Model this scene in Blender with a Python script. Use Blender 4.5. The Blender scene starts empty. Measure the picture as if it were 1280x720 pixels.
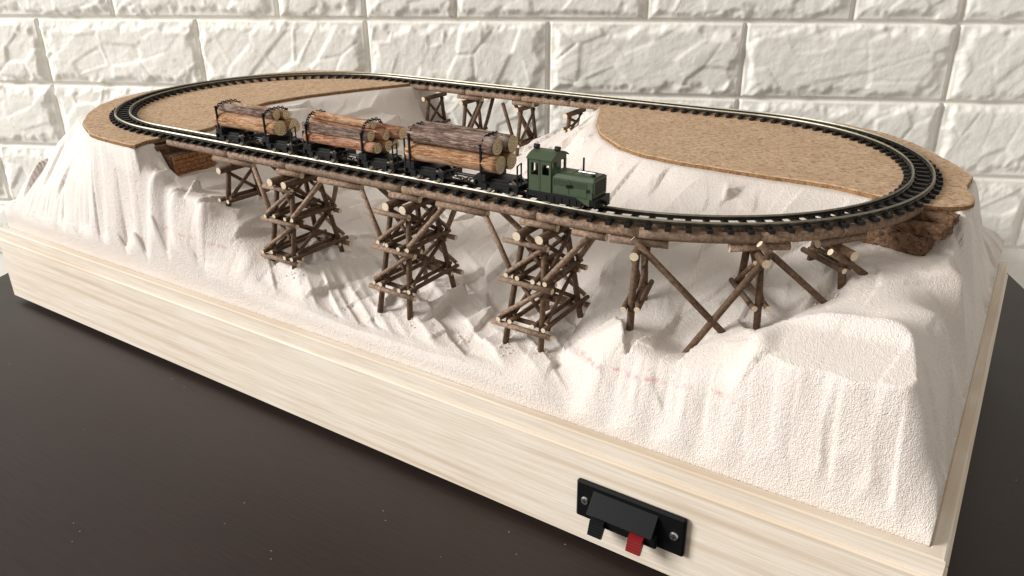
import bpy, bmesh, math, random
import numpy as np
from mathutils import Vector, Matrix

random.seed(7); RNG = np.random.RandomState(11)
MM = 0.001
scn = bpy.context.scene
C = scn.collection

# ------------------------------------------------------------------ camera
cam_pos = np.array([606.18, -239.50, 239.34])
yaw, pitch, roll = -0.5865, 0.4177, 0.010
cyw, syw, cp, sp = math.cos(yaw), math.sin(yaw), math.cos(pitch), math.sin(pitch)
fwd = np.array([syw*cp, cyw*cp, -sp]); rgt = np.array([cyw, -syw, 0.0]); dwn = np.cross(fwd, rgt)
cr, sr = math.cos(roll), math.sin(roll)
r2 = cr*rgt + sr*dwn; d2 = -sr*rgt + cr*dwn
cd = bpy.data.cameras.new('camera'); cam = bpy.data.objects.new('camera', cd); C.objects.link(cam)
M = Matrix(((r2[0], -d2[0], -fwd[0], cam_pos[0]*MM), (r2[1], -d2[1], -fwd[1], cam_pos[1]*MM),
            (r2[2], -d2[2], -fwd[2], cam_pos[2]*MM), (0, 0, 0, 1)))
cam.matrix_world = M
cd.sensor_width = 36.0; cd.lens = 979.07/1280*36; cd.clip_start = 0.01; cd.clip_end = 50
scn.camera = cam

# ------------------------------------------------------------------ light and exposure
world = bpy.data.worlds.new('World'); scn.world = world; world.use_nodes = True
bg = world.node_tree.nodes['Background']
bg.inputs['Color'].default_value = (1.0, 0.935, 0.85, 1); bg.inputs['Strength'].default_value = 0.46

def area_light(name, loc, target, size, size_y, power, color):
    l = bpy.data.lights.new(name, 'AREA'); l.shape = 'RECTANGLE'; l.size = size; l.size_y = size_y
    l.energy = power; l.color = color
    o = bpy.data.objects.new(name, l); C.objects.link(o); o.location = loc
    o.rotation_euler = (Vector(target) - Vector(loc)).to_track_quat('-Z', 'Y').to_euler()
    return o
# the window of the room, to the left of the model
area_light('window_light', (-4.0, -3.56, 2.62), (0.35, 0.18, 0.10), 2.4, 2.6, 525, (1.0, 0.99, 0.98))
scn.view_settings.view_transform = 'Standard'; scn.view_settings.look = 'None'
scn.view_settings.exposure = 0.05; scn.view_settings.gamma = 1.0; scn.view_settings.use_curve_mapping = False
scn.render.engine = 'CYCLES'; scn.cycles.max_bounces = 7; scn.cycles.diffuse_bounces = 5; scn.cycles.glossy_bounces = 3
scn.render.resolution_x = 1024; scn.render.resolution_y = 576

# ------------------------------------------------------------------ material helpers
def srgb(r, g, b):
    f = lambda c: (c/255/12.92) if c/255 <= .04045 else ((c/255+.055)/1.055)**2.4
    return (f(r), f(g), f(b), 1)

class Mat:
    def __init__(s, name):
        s.m = bpy.data.materials.new(name); s.m.use_nodes = True
        s.t = s.m.node_tree; s.b = s.t.nodes['Principled BSDF']
        s.tc = s.t.nodes.new('ShaderNodeTexCoord')
    def n(s, typ, **kw):
        x = s.t.nodes.new(typ)
        for k, v in kw.items():
            if k in x.inputs: x.inputs[k].default_value = v
            else: setattr(x, k, v)
        return x
    def l(s, a, b): s.t.links.new(a, b)
    def coords(s, scale=(1, 1, 1), out='Object', rot=(0, 0, 0)):
        mp = s.n('ShaderNodeMapping'); mp.inputs['Scale'].default_value = scale; mp.inputs['Rotation'].default_value = rot
        s.l(s.tc.outputs[out], mp.inputs['Vector']); return mp.outputs['Vector']
    def noise(s, vec, scale, detail=4, rough=.55, dist=0):
        x = s.n('ShaderNodeTexNoise'); x.inputs['Scale'].default_value = scale; x.inputs['Detail'].default_value = detail
        x.inputs['Roughness'].default_value = rough; x.inputs['Distortion'].default_value = dist
        s.l(vec, x.inputs['Vector']); return x.outputs['Fac']
    def voro(s, vec, scale, feature='F1', out='Distance', rand=1):
        x = s.n('ShaderNodeTexVoronoi'); x.feature = feature; x.inputs['Scale'].default_value = scale
        x.inputs['Randomness'].default_value = rand
        s.l(vec, x.inputs['Vector']); return x.outputs[out]
    def ramp(s, fac, stops, interp='LINEAR'):
        x = s.n('ShaderNodeValToRGB'); cr_ = x.color_ramp; cr_.interpolation = interp
        while len(cr_.elements) > 1: cr_.elements.remove(cr_.elements[-1])
        cr_.elements[0].position = stops[0][0]; cr_.elements[0].color = stops[0][1]
        for p_, c_ in stops[1:]:
            e = cr_.elements.new(p_); e.color = c_
        s.l(fac, x.inputs['Fac']); return x.outputs['Color']
    def mix(s, fac, a, b, mode='MIX'):
        x = s.n('ShaderNodeMix'); x.data_type = 'RGBA'; x.blend_type = mode
        for src, idx in ((fac, 0), (a, 6), (b, 7)):
            if hasattr(src, 'is_output'): s.l(src, x.inputs[idx])
            else: x.inputs[idx].default_value = src
        return x.outputs[2]
    def math(s, op, a, b=0.0):
        x = s.n('ShaderNodeMath'); x.operation = op
        for src, idx in ((a, 0), (b, 1)):
            if hasattr(src, 'is_output'): s.l(src, x.inputs[idx])
            else: x.inputs[idx].default_value = src
        return x.outputs[0]
    def bump(s, h, dist, strength=1.0, prev=None):
        x = s.n('ShaderNodeBump'); x.inputs['Strength'].default_value = strength; x.inputs['Distance'].default_value = dist
        s.l(h, x.inputs['Height'])
        if prev is not None: s.l(prev, x.inputs['Normal'])
        return x.outputs['Normal']
    def set(s, color=None, rough=None, metal=None, normal=None, spec=None):
        for v, k in ((color, 'Base Color'), (rough, 'Roughness'), (metal, 'Metallic'), (normal, 'Normal'), (spec, 'Specular IOR Level')):
            if v is None: continue
            if hasattr(v, 'is_output'): s.l(v, s.b.inputs[k])
            else: s.b.inputs[k].default_value = v
        return s

def simple(name, col, rough=.5, metal=0, spec=.5, var=.12, nscale=400, bump=0.0):
    m = Mat(name); v = m.coords()
    f = m.noise(v, nscale, 5)
    lo = tuple(c*(1-var) for c in col[:3])+(1,); hi = tuple(min(1, c*(1+var)) for c in col[:3])+(1,)
    m.set(m.ramp(f, [(.3, lo), (.7, hi)]), rough, metal, spec=spec)
    if bump: m.set(normal=m.bump(f, bump))
    return m.m

# foam: carved extruded polystyrene, cream white, beady grain, a red pencil line left on it
m = Mat('carved_foam'); v = m.coords()
f1 = m.noise(v, 28, 4); f2 = m.noise(v, 160, 4)
col = m.ramp(f1, [(.3, (.81, .71, .63, 1)), (.55, (.83, .75, .68, 1)), (.8, (.82, .73, .655, 1))])
col = m.mix(m.ramp(f2, [(.35, (0, 0, 0, 1)), (.75, (.5, .5, .5, 1))]), col, (.845, .785, .73, 1))
at = m.n('ShaderNodeAttribute'); at.attribute_name = 'mark'
brk = m.ramp(m.noise(v, 420, 3), [(.42, (0, 0, 0, 1)), (.6, (1, 1, 1, 1))])
col = m.mix(m.math('MULTIPLY', at.outputs['Fac'], m.math('MULTIPLY', brk, .62)), col, (.62, .16, .17, 1))
bead = m.voro(v, 2100, 'F1'); bead2 = m.noise(v, 1900, 3)
vs = m.coords((300, 300, 45)); strk = m.noise(vs, 1.0, 4); fib = m.noise(m.coords((1900, 1900, 300), rot=(.25, .2, 0)), 1.0, 3, .6, .8)
nrm = m.bump(m.math('ADD', bead, m.math('MULTIPLY', fib, 1.8)), .0005, .6); nrm = m.bump(m.noise(v, 720, 4, .6), .0008, .5, nrm)
m.set(col, m.ramp(f2, [(.3, (.30, .30, .30, 1)), (.8, (.5, .5, .5, 1))]), normal=nrm, spec=.55)
M_FOAM = m.m

# cork
def cork(name, a, b, c, scale=640, bump=.0005):
    m = Mat(name); v = m.coords()
    cell = m.voro(v, scale, 'F1', 'Color'); sep = m.n('ShaderNodeSeparateColor'); m.l(cell, sep.inputs[0])
    f = m.noise(v, 1400, 4); big = m.noise(v, 40, 3)
    col = m.ramp(sep.outputs[0], [(.0, c), (.16, a), (.45, b), (.8, b), (1, tuple(min(1, x*1.35) for x in b[:3])+(1,))])
    col = m.mix(.42, col, m.ramp(f, [(.3, c), (.6, b)]))
    col = m.mix(m.ramp(big, [(.35, (.0, .0, .0, 1)), (.7, (.35, .35, .35, 1))]), col, a)
    m.set(col, .85, spec=.2, normal=m.bump(m.math('ADD', sep.outputs[0], f), bump, .7))
    return m.m
M_CORK = cork('cork_sheet', srgb(168, 136, 106), srgb(202, 174, 143), srgb(130, 97, 70))
M_CORKEDGE = cork('cork_cut_edge', srgb(128, 94, 62), srgb(158, 124, 88), srgb(74, 46, 28), 900)
M_CORKDARK = cork('cork_block', srgb(102, 76, 58), srgb(134, 104, 82), srgb(50, 34, 25), 700, .0016)
M_BRICKCORK = cork('cork_scored_brick', srgb(140, 94, 62), srgb(168, 120, 84), srgb(92, 54, 34), 900)

# twigs: bark along the object's long axis is not known, so grain is isotropic and fine
def twig(name, a, b, c):
    m = Mat(name); v = m.coords(); gen = m.coords(out='Generated')
    oi = m.n('ShaderNodeObjectInfo')
    f = m.noise(v, 700, 5, .65); g = m.noise(v, 160, 3)
    col = m.ramp(f, [(.25, c), (.5, a), (.75, b)])
    col = m.mix(m.math('MULTIPLY', oi.outputs['Random'], .5), col, m.mix(g, a, c))
    m.set(col, .72, spec=.3, normal=m.bump(f, .0003, .5)); return m.m
M_TWIG = twig('stained_twig', srgb(140, 115, 96), srgb(188, 162, 138), srgb(66, 50, 40))
M_TWIGD = twig('dark_stained_twig', srgb(100, 77, 59), srgb(136, 109, 86), srgb(46, 34, 26))
M_TWIGEND = simple('twig_cut_end', srgb(214, 196, 168), .8, var=.15, nscale=900)

def bark(name, a, b, c, d):
    m = Mat(name); v = m.coords((95, 900, 900)); v2 = m.coords((300, 1500, 1500))
    f = m.noise(v, 1.0, 6, .72, 1.2); g = m.noise(v2, 1.0, 4, .65, .4); big = m.noise(m.coords((60, 220, 220)), 1.0, 3)
    col = m.ramp(f, [(.30, tuple(x*.45 for x in c[:3])+(1,)), (.38, c), (.47, a), (.56, b), (.66, d)])
    col = m.mix(m.ramp(g, [(.46, (0, 0, 0, 1)), (.58, (.75, .75, .75, 1))]), col, m.mix(big, c, a))
    col = m.mix(m.ramp(big, [(.5, (0, 0, 0, 1)), (.72, (.5, .5, .5, 1))]), col, d)
    m.set(col, .7, spec=.3, normal=m.bump(m.math('ADD', f, g), .0016, .9)); return m.m
M_BARK_O = bark('bark_orange', srgb(196, 144, 100), srgb(224, 180, 138), srgb(112, 62, 40), srgb(236, 210, 182))
M_BARK_R = bark('bark_red', srgb(182, 122, 88), srgb(212, 158, 122), srgb(94, 50, 36), srgb(232, 196, 166))
M_BARK_G = bark('bark_grey', srgb(132, 104, 92), srgb(176, 148, 132), srgb(54, 36, 30), srgb(222, 202, 188))
m = Mat('log_end'); gv = m.coords()
sx = m.n('ShaderNodeSeparateXYZ'); m.l(gv, sx.inputs[0])
rr = m.math('SQRT', m.math('ADD', m.math('POWER', sx.outputs[1], 2), m.math('POWER', sx.outputs[2], 2)))
ring = m.math('SINE', m.math('MULTIPLY', m.math('ADD', rr, m.math('MULTIPLY', m.noise(gv, 300, 2), .0012)), 5200))
m.set(m.ramp(m.math('ADD', m.math('MULTIPLY', ring, .3), m.noise(gv, 500, 3)), [(.2, srgb(176, 150, 112)), (.6, srgb(212, 192, 156)), (.95, srgb(230, 215, 184))]), .75, spec=.25)
M_LOGEND = m.m

# pine frame
def pine(name, axis):
    m = Mat(name)
    sc = (1.6, 22, 40) if axis == 'x' else (22, 1.6, 40)
    v = m.coords(sc)
    f = m.noise(v, 1.0, 3, .5, .5); w = m.n('ShaderNodeTexWave'); w.wave_type = 'BANDS'; w.bands_direction = 'Z'
    w.inputs['Scale'].default_value = .8; w.inputs['Distortion'].default_value = 9.0; w.inputs['Detail'].default_value = 2.0
    w.inputs['Detail Scale'].default_value = .7
    m.l(v, w.inputs['Vector'])
    fine = m.noise(m.coords((30, 900, 900) if axis == 'x' else (900, 30, 900)), 1.0, 3)
    lines = m.noise(m.coords((9, 420, 420) if axis == 'x' else (420, 9, 420)), 1.0, 3, .6, .3)
    pt = m.noise(m.coords((7, 20, 20)), 1.0, 2)
    col = m.ramp(w.outputs['Fac'], [(.0, srgb(232, 220, 204)), (.6, srgb(234, 222, 207)), (.9, srgb(220, 204, 184)), (1, srgb(208, 190, 168))])
    col = m.mix(m.ramp(pt, [(.35, (0, 0, 0, 1)), (.6, (.75, .75, .75, 1))]), col, srgb(235, 225, 211))
    col = m.mix(m.ramp(fine, [(.42, (0, 0, 0, 1)), (.72, (.6, .6, .6, 1))]), col, srgb(206, 190, 168))
    col = m.mix(m.ramp(lines, [(.52, (0, 0, 0, 1)), (.62, (.24, .24, .24, 1)), (.7, (.05, .05, .05, 1))]), col, srgb(200, 178, 150))
    m.set(col, .55, spec=.35, normal=m.bump(fine, .0002, .5)); return m.m
M_PINE_X = pine('pine_board_long', 'x'); M_PINE_Y = pine('pine_board_side', 'y')

# wall bricks: matt white foam panel with a little sheen
m = Mat('white_foam_brick'); v = m.coords(); oi = m.n('ShaderNodeObjectInfo')
f = m.noise(v, 260, 4, .62); g = m.noise(v, 30, 2)
m.set(m.mix(m.math('MULTIPLY', oi.outputs['Random'], .5), m.ramp(g, [(.3, (.865, .84, .77, 1)), (.7, (.90, .875, .81, 1))]), (.89, .87, .81, 1)), .5, spec=.4,
      normal=m.bump(m.noise(v, 900, 3), .0005, .25, m.bump(f, .001, .45)))
M_BRICK = m.m
M_MORTAR = simple('wall_joint', (.87, .85, .79, 1), .55, var=.04, nscale=60, bump=.0003)

# dark table with brushed brown-black laminate and dust
m = Mat('dark_tabletop'); v = m.coords()
st = m.noise(m.coords((40, 900, 10)), 1.0, 3); big = m.noise(v, 9, 3)
col = m.ramp(m.math('ADD', m.math('MULTIPLY', st, .6), m.math('MULTIPLY', big, .4)), [(.3, srgb(36, 27, 25)), (.7, srgb(50, 39, 35))])
dust = m.voro(v, 150, 'F1'); dr = m.noise(v, 14, 2)
dm = m.math('MULTIPLY', m.math('LESS_THAN', dust, .05), m.math('GREATER_THAN', dr, .53))
col = m.mix(m.math('MULTIPLY', dm, .55), col, (.45, .42, .38, 1))
m.set(col, m.ramp(big, [(.3, (.42, .42, .42, 1)), (.7, (.5, .5, .5, 1))]), spec=.36, normal=m.bump(st, .00015, .5))
M_TABLE = m.m

M_RAIL = simple('nickel_rail_head', (.33, .30, .235, 1), .52, 1.0, var=.2, nscale=300)
M_RAILSIDE = simple('weathered_rail_side', (.10, .09, .075, 1), .4, 1.0, var=.25, nscale=300)
M_TIE = simple('black_plastic_tie', (.010, .009, .008, 1), .5, var=.3, nscale=800, spec=.25)
M_BLACK = simple('black_metal', (.008, .008, .0085, 1), .45, .0, var=.3, nscale=900, spec=.25)
M_BLACKSAT = simple('black_plastic', (.005, .005, .0055, 1), .48, var=.2, nscale=700, spec=.16)
M_CAVITY = simple('black_matt', (.006, .006, .006, 1), .8, var=.1)
M_WHEEL = simple('wheel_steel', (.42, .38, .32, 1), .35, 1.0, var=.15)
M_GREEN = simple('loco_green', srgb(62, 76, 52), .45, var=.07, nscale=500, bump=.00006)
M_GREEN2 = simple('loco_green_grille', srgb(38, 48, 35), .5, var=.2, nscale=1200)
M_SILVER = simple('bright_wire', (.75, .74, .7, 1), .3, 1.0)
M_SCREW = simple('screw_steel', (.7, .7, .7, 1), .28, 1.0)
M_RED = simple('red_plastic', (.20, .005, .006, 1), .35, var=.1)
M_DARKTILE = simple('felt_foot', (.02, .02, .02, 1), .9)
M_CRUMB = simple('foam_crumb', (.82, .78, .72, 1), .7, var=.05)

# ------------------------------------------------------------------ object helpers (all lengths in mm)
def tag(o, label=None, cat=None, group=None, kind=None):
    for k, v_ in (('label', label), ('category', cat), ('group', group), ('kind', kind)):
        if v_: o[k] = v_
    return o
ORIG = {}
def thing(name, loc, label, cat, group=None):
    o = bpy.data.objects.new(name, None); C.objects.link(o); o.empty_display_size = .005
    o.location = Vector(loc)*MM; ORIG[o] = np.array(loc, float)
    return tag(o, label, cat, group)
def mesh(name, V, F, mats, parent=None, smooth=False, mi=None, origin=None):
    """V in world mm; the object's origin goes to `origin` (mm)"""
    V = np.asarray(V, float); base = np.zeros(3)
    pw = ORIG[parent] if parent is not None else np.zeros(3)
    o0 = np.asarray(origin, float) if origin is not None else (pw.copy() if parent is not None else V.mean(0))
    me = bpy.data.meshes.new(name); me.from_pydata(((V-o0)*MM).tolist(), [], F)
    if not isinstance(mats, (list, tuple)): mats = [mats]
    for a in mats: me.materials.append(a)
    if mi is not None: me.polygons.foreach_set('material_index', mi)
    if smooth: me.polygons.foreach_set('use_smooth', [True]*len(me.polygons))
    me.update()
    o = bpy.data.objects.new(name, me); C.objects.link(o); ORIG[o] = o0
    o.location = Vector((o0-pw)*MM)
    if parent is not None: o.parent = parent
    return o

class MB:
    """collects shapes into one mesh"""
    def __init__(s): s.V = []; s.F = []; s.I = []
    def add(s, V, F, mi=0):
        b = len(s.V); s.V += [tuple(map(float, p)) for p in V]; s.F += [tuple(b+i for i in f) for f in F]
        s.I += ([mi]*len(F) if isinstance(mi, int) else list(mi)); return s
    def box(s, lo, hi, mi=0, bev=0.0, fr=None):
        lo = np.array(lo, float); hi = np.array(hi, float)
        if bev <= 0:
            V = [(x, y, z) for z in (lo[2], hi[2]) for y in (lo[1], hi[1]) for x in (lo[0], hi[0])]
            F = [(0, 2, 3, 1), (4, 5, 7, 6), (0, 1, 5, 4), (2, 6, 7, 3), (0, 4, 6, 2), (1, 3, 7, 5)]
        else:
            bm = bmesh.new(); bmesh.ops.create_cube(bm, size=1)
            for q in bm.verts: q.co = Vector([(lo[i]+hi[i])/2+q.co[i]*(hi[i]-lo[i]) for i in range(3)])
            bmesh.ops.bevel(bm, geom=list(bm.edges), offset=bev, segments=1, affect='EDGES', profile=.5)
            V = [tuple(q.co) for q in bm.verts]; bm.verts.index_update(); F = [tuple(q.index for q in f.verts) for f in bm.faces]; bm.free()
        if fr is not None: V = [fr(p) for p in V]
        return s.add(V, F, mi)
    def tube(s, p, q, r0, r1=None, n=8, mi=0, capmi=None, fr=None, rings=2, jit=0.0, bend=0.0):
        p = np.array(p, float); q = np.array(q, float); r1 = r0 if r1 is None else r1
        if fr is not None: p = np.array(fr(p)); q = np.array(fr(q))
        d = q-p; L = np.linalg.norm(d); d /= L
        a = np.cross(d, (0, 0, 1) if abs(d[2]) < .9 else (1, 0, 0)); a /= np.linalg.norm(a); b = np.cross(d, a)
        V = []; F = []; I = []; ph = random.random()*6.28 if jit else 0; bd = random.random()*6.28
        for k in range(rings):
            t = k/(rings-1); c = p+d*L*t + (a*math.cos(bd)+b*math.sin(bd))*bend*math.sin(math.pi*t)
            for i in range(n):
                an = ph+2*math.pi*i/n; r = (r0+(r1-r0)*t)*(1+random.uniform(-jit, jit))
                V.append(c+(a*math.cos(an)+b*math.sin(an))*r)
        for k in range(rings-1):
            for i in range(n):
                F.append((k*n+i, k*n+(i+1) % n, (k+1)*n+(i+1) % n, (k+1)*n+i)); I.append(mi)
        cm = mi if capmi is None else capmi
        F.append(tuple(range(n))[::-1]); F.append(tuple((rings-1)*n+i for i in range(n))); I += [cm, cm]
        return s.add(V, F, I)
    def path(s, pts, r, n=6, mi=0, fr=None):
        pts = [np.array(fr(p) if fr is not None else p, float) for p in pts]
        V = []; F = []
        for k, c in enumerate(pts):
            d = pts[min(k+1, len(pts)-1)]-pts[max(k-1, 0)]; d /= np.linalg.norm(d)
            a = np.cross(d, (0, 0, 1) if abs(d[2]) < .95 else (1, 0, 0)); a /= np.linalg.norm(a); b = np.cross(d, a)
            for i in range(n):
                an = 2*math.pi*i/n; V.append(c+(a*math.cos(an)+b*math.sin(an))*r)
        for k in range(len(pts)-1):
            for i in range(n): F.append((k*n+i, k*n+(i+1) % n, (k+1)*n+(i+1) % n, (k+1)*n+i))
        F.append(tuple(range(n))[::-1]); F.append(tuple((len(pts)-1)*n+i for i in range(n)))
        return s.add(V, F, mi)
    def prism(s, poly, ax, a0, a1, mi=0, fr=None):
        """extrude a 2D polygon along axis ax (0,1,2) from a0 to a1"""
        def pt(u, v_, w):
            return [(w, u, v_), (u, w, v_), (u, v_, w)][ax]
        n = len(poly); V = [pt(u, v_, a0) for u, v_ in poly]+[pt(u, v_, a1) for u, v_ in poly]
        F = [tuple(range(n))[::-1], tuple(range(n, 2*n))]+[(i, (i+1) % n, n+(i+1) % n, n+i) for i in range(n)]
        if fr is not None: V = [fr(p) for p in V]
        return s.add(V, F, mi)
    def build(s, name, mats, parent=None, smooth=False, origin=None):
        o = mesh(name, s.V, s.F, mats, parent, smooth, s.I, origin)
        bm = bmesh.new(); bm.from_mesh(o.data); bmesh.ops.recalc_face_normals(bm, faces=bm.faces); bm.to_mesh(o.data); bm.free()
        return o

# ------------------------------------------------------------------ numpy noise
def vnoise(x, y, seed=0):
    xi = np.floor(x).astype(np.int64); yi = np.floor(y).astype(np.int64); xf = x-xi; yf = y-yi
    def h(a, b):
        n = (a*374761393+b*668265263+seed*1274126177) & 0xffffffff
        n = ((n ^ (n >> 13))*1274126177) & 0xffffffff
        return ((n ^ (n >> 16)) & 0xffff)/65535.0
    u = xf*xf*xf*(xf*(xf*6-15)+10); w = yf*yf*yf*(yf*(yf*6-15)+10)
    return (h(xi, yi)*(1-u)+h(xi+1, yi)*u)*(1-w)+(h(xi, yi+1)*(1-u)+h(xi+1, yi+1)*u)*w
def fbm(x, y, seed=0, oct=4):
    s = 0; a = .5
    for k in range(oct): s = s+a*vnoise(x*2**k+13.7*k, y*2**k-7.1*k, seed+k); a *= .5
    return s
def worley(x, y, seed=0):
    """F1 squared distance, F2-F1"""
    xi = np.floor(x).astype(np.int64); yi = np.floor(y).astype(np.int64)
    d1 = np.full(x.shape, 9.0); d2 = np.full(x.shape, 9.0); idv = np.zeros(x.shape); cxx = np.zeros(x.shape); cyy = np.zeros(x.shape)
    for i in (-1, 0, 1):
        for j in (-1, 0, 1):
            a = xi+i; b = yi+j
            n = (a*73856093 ^ b*19349663 ^ (seed*83492791)) & 0xffffffff
            n = ((n ^ (n >> 13))*1274126177) & 0xffffffff
            px = a+((n & 0xff)/255.0)*.9+.05; py = b+(((n >> 8) & 0xff)/255.0)*.9+.05
            d = np.sqrt((px-x)**2+(py-y)**2); idr = ((n >> 16) & 0xff)/255.0
            near = d < d1
            d2 = np.where(near, d1, np.minimum(d2, d)); idv = np.where(near, idr, idv); cxx = np.where(near, px, cxx); cyy = np.where(near, py, cyy); d1 = np.where(near, d, d1)
    return d1, d2, idv, cxx, cyy
def sstep(a, b, x):
    t = np.clip((x-a)/(b-a), 0, 1); return t*t*(3-2*t)

# ------------------------------------------------------------------ SETTING: wall of foam bricks and table
WA = 0.4169; WU = np.array([math.cos(WA), math.sin(WA), 0]); WN = np.array([math.sin(WA), -math.cos(WA), 0])
W0 = np.array([89.7, 485.6, 0.0]); BW, RH, BU0, BZ0 = 203.4, 77.0, -537.8, 161.3
def wp(u, z, d=0.0): return W0+WU*u+WN*d+np.array([0, 0, z])
U0, U1 = BU0-3*BW, BU0+9*BW
wb = MB(); wb.add([wp(U0, -230, 0), wp(U1, -230, 0), wp(U1, 470, 0), wp(U0, 470, 0), wp(U0, -230, -12), wp(U1, -230, -12), wp(U1, 470, -12), wp(U0, 470, -12)],
                  [(0, 1, 2, 3), (5, 4, 7, 6), (4, 0, 3, 7), (1, 5, 6, 2), (3, 2, 6, 7), (4, 5, 1, 0)])
wall = wb.build('wall', M_MORTAR, origin=wp(300, 0)); tag(wall, kind='structure')
def brick_obj(u0, u1, z0, z1, seed):
    w, h = u1-u0, z1-z0; nx = max(20, int(w/1.7)); ny = int(h/1.7)
    u = np.linspace(0, w, nx); z = np.linspace(0, h, ny); U, Z = np.meshgrid(u, z, indexing='ij')
    e = np.minimum(np.minimum(U, w-U)*1.0, np.minimum(Z, h-Z))
    wob = (fbm(U/16+seed*3, Z/16, seed, 4)-.5)*15
    d = .6+2.2*sstep(0, 1.5, e)+3.4*sstep(2.5+wob, 13+wob*1.8, e)
    ang = .7+.5*math.sin(seed*1.7); ru = U*math.cos(ang)+Z*math.sin(ang); rv = -U*math.sin(ang)+Z*math.cos(ang)
    rid = 1-np.abs(2*fbm(ru/34+seed, rv/15, seed+5, 4)-.95)*2
    d1, d2, idv, _, _ = worley(ru/44+seed*2, rv/26, seed+9)
    inner = sstep(2, 11, e)
    d = d+inner*(.45*(rid-.5)+2.5*(idv-.5)*sstep(0, .10, d2-d1)+.7*(fbm(U/9, Z/9, seed+3, 4)-.5)+.2*(1-np.abs(2*fbm(ru/11, rv/6, seed+31, 4)-.95)*2))
    d = np.maximum(d, .6); d[0, :] = d[-1, :] = 0; d[:, 0] = d[:, -1] = 0
    P = W0[None, None]+WU*(U+u0)[..., None]+WN*(d+.05)[..., None]; P[..., 2] += Z+z0
    V = P.reshape(-1, 3); F = [(i*ny+j, (i+1)*ny+j, (i+1)*ny+j+1, i*ny+j+1) for i in range(nx-1) for j in range(ny-1)]
    return mesh('brick', V, F, M_BRICK, wall, True, origin=wp((u0+u1)/2, (z0+z1)/2))
sd = 1; G = 1.1
for row in range(-1, 5):
    zt = BZ0+RH*(1-row); zb = zt-RH
    for k in range(-1, 7):
        if row in (1, 2, 4): edges = [(k, k+1)]
        else: edges = [(k, k+.5), (k+.5, k+1)] if (k % 3 == 2) else ([(k-.5, k+.5)] if k % 3 == 0 else ([(k-.5, k+.5), (k+.5, k+1)] if k % 3 == 1 else []))
        if row not in (1, 2, 4) and k % 3 == 2: edges = [(k, k+.5), (k+.5, k+1.5)]
        elif row not in (1, 2, 4) and k % 3 == 0: edges = [(k+.5, k+1.5)]
        elif row not in (1, 2, 4): edges = [(k+.5, k+1)]
        for a, b in edges:
            sd += 1
            if row == -1 and k not in (0, 1, 2, 3, 4, 5): continue
            brick_obj(BU0+a*BW+G, BU0+b*BW-G, zb+G, zt-G, sd)

TB = MB()
def tp(u, n, z):  # table coordinates: u along the wall, n away from the wall's back line (towards the wall +)
    a = WU[:2]*u - WN[:2]*n; return (a[0], a[1], z)
TZ = -4.0
nn0, nn1, uu0, uu1 = -420, 394, -47.5, 748.0
prof = [(uu0, nn0), (uu1, nn0), (uu1, nn1), (uu0, nn1)]
def rr_poly(o): return [tp(uu0+o, nn0+o, 0)[:2], tp(uu1-o, nn0+o, 0)[:2], tp(uu1-o, nn1-o, 0)[:2], tp(uu0+o, nn1-o, 0)[:2]]
V = []; lay = [(1.5, TZ-28), (0, TZ-26), (0, TZ-1.5), (1.5, TZ)]
for o_, z_ in lay: V += [(x, y, z_) for x, y in rr_poly(o_)]
F = [(3, 2, 1, 0), (12, 13, 14, 15)]+[(k*4+i, k*4+(i+1) % 4, (k+1)*4+(i+1) % 4, (k+1)*4+i) for k in range(3) for i in range(4)]
tbl = mesh('tabletop', V, F, M_TABLE, origin=(300, 100, TZ)); tbl.rotation_euler = (0, 0, 0); tag(tbl, kind='structure')

# ------------------------------------------------------------------ wooden base box
L, W, H = 615.8, 308.6, 53.3; ST = H-7.8; RB = 1.3; RT = 5.3
base = thing('wooden_base', (L/2, W/2, 0), 'pale pine box frame under the white foam hills on the dark table', 'base')
def board(name, poly_lo, mat):
    return None
def frame_board(name, lo, hi, mat, bev=.7):
    b_ = MB(); b_.box(lo, hi, bev=bev); return b_.build(name, mat, base)
frame_board('front_board', (0, 0, 0), (L, 10, ST), M_PINE_X)
frame_board('back_board', (0, W-10, 0), (L, W, ST), M_PINE_X)
frame_board('side_board', (0, 10.02, 0), (10, W-10.02, ST), M_PINE_Y)
frame_board('side_board', (L-10, 10.02, 0), (L, W-10.02, ST), M_PINE_Y)
def lip(name, a, b, c, d, mat):     # mitred rim strip: outer edge a-b, inner edge d-c
    z0, z1 = ST-.3, H; e = .5
    V = [(*a, z0), (*b, z0), (*c, z0), (*d, z0)]
    def sh(p, q, t): return (p[0]+(q[0]-p[0])*t, p[1]+(q[1]-p[1])*t)
    V += [(*a, z1-e), (*b, z1-e), (*c, z1-e), (*d, z1-e)]
    t = .13; V += [(*sh(a, d, t), z1), (*sh(b, c, t), z1), (*sh(c, b, t), z1), (*sh(d, a, t), z1)]
    F = [(3, 2, 1, 0), (8, 9, 10, 11)]
    for k in (0, 4): F += [(k+i, k+(i+1) % 4, k+4+(i+1) % 4, k+4+i) for i in range(4)]
    return mesh(name, V, F, mat, base)
o0, o1, o2, o3 = (RB, RB), (L-RB, RB), (L-RB, W-RB), (RB, W-RB)
i0, i1, i2, i3 = (RB+RT, RB+RT), (L-RB-RT, RB+RT), (L-RB-RT, W-RB-RT), (RB+RT, W-RB-RT)
lip('front_rim', o0, o1, i1, i0, M_PINE_X); lip('back_rim', o2, o3, i3, i2, M_PINE_X)
lip('side_rim', o1, o2, i2, i1, M_PINE_Y); lip('side_rim', o3, o0, i0, i3, M_PINE_Y)
b_ = MB(); b_.box((10.05, 10.05, .6), (L-10.05, W-10.05, 5)); b_.build('bottom_panel', M_PINE_X, base)
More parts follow.
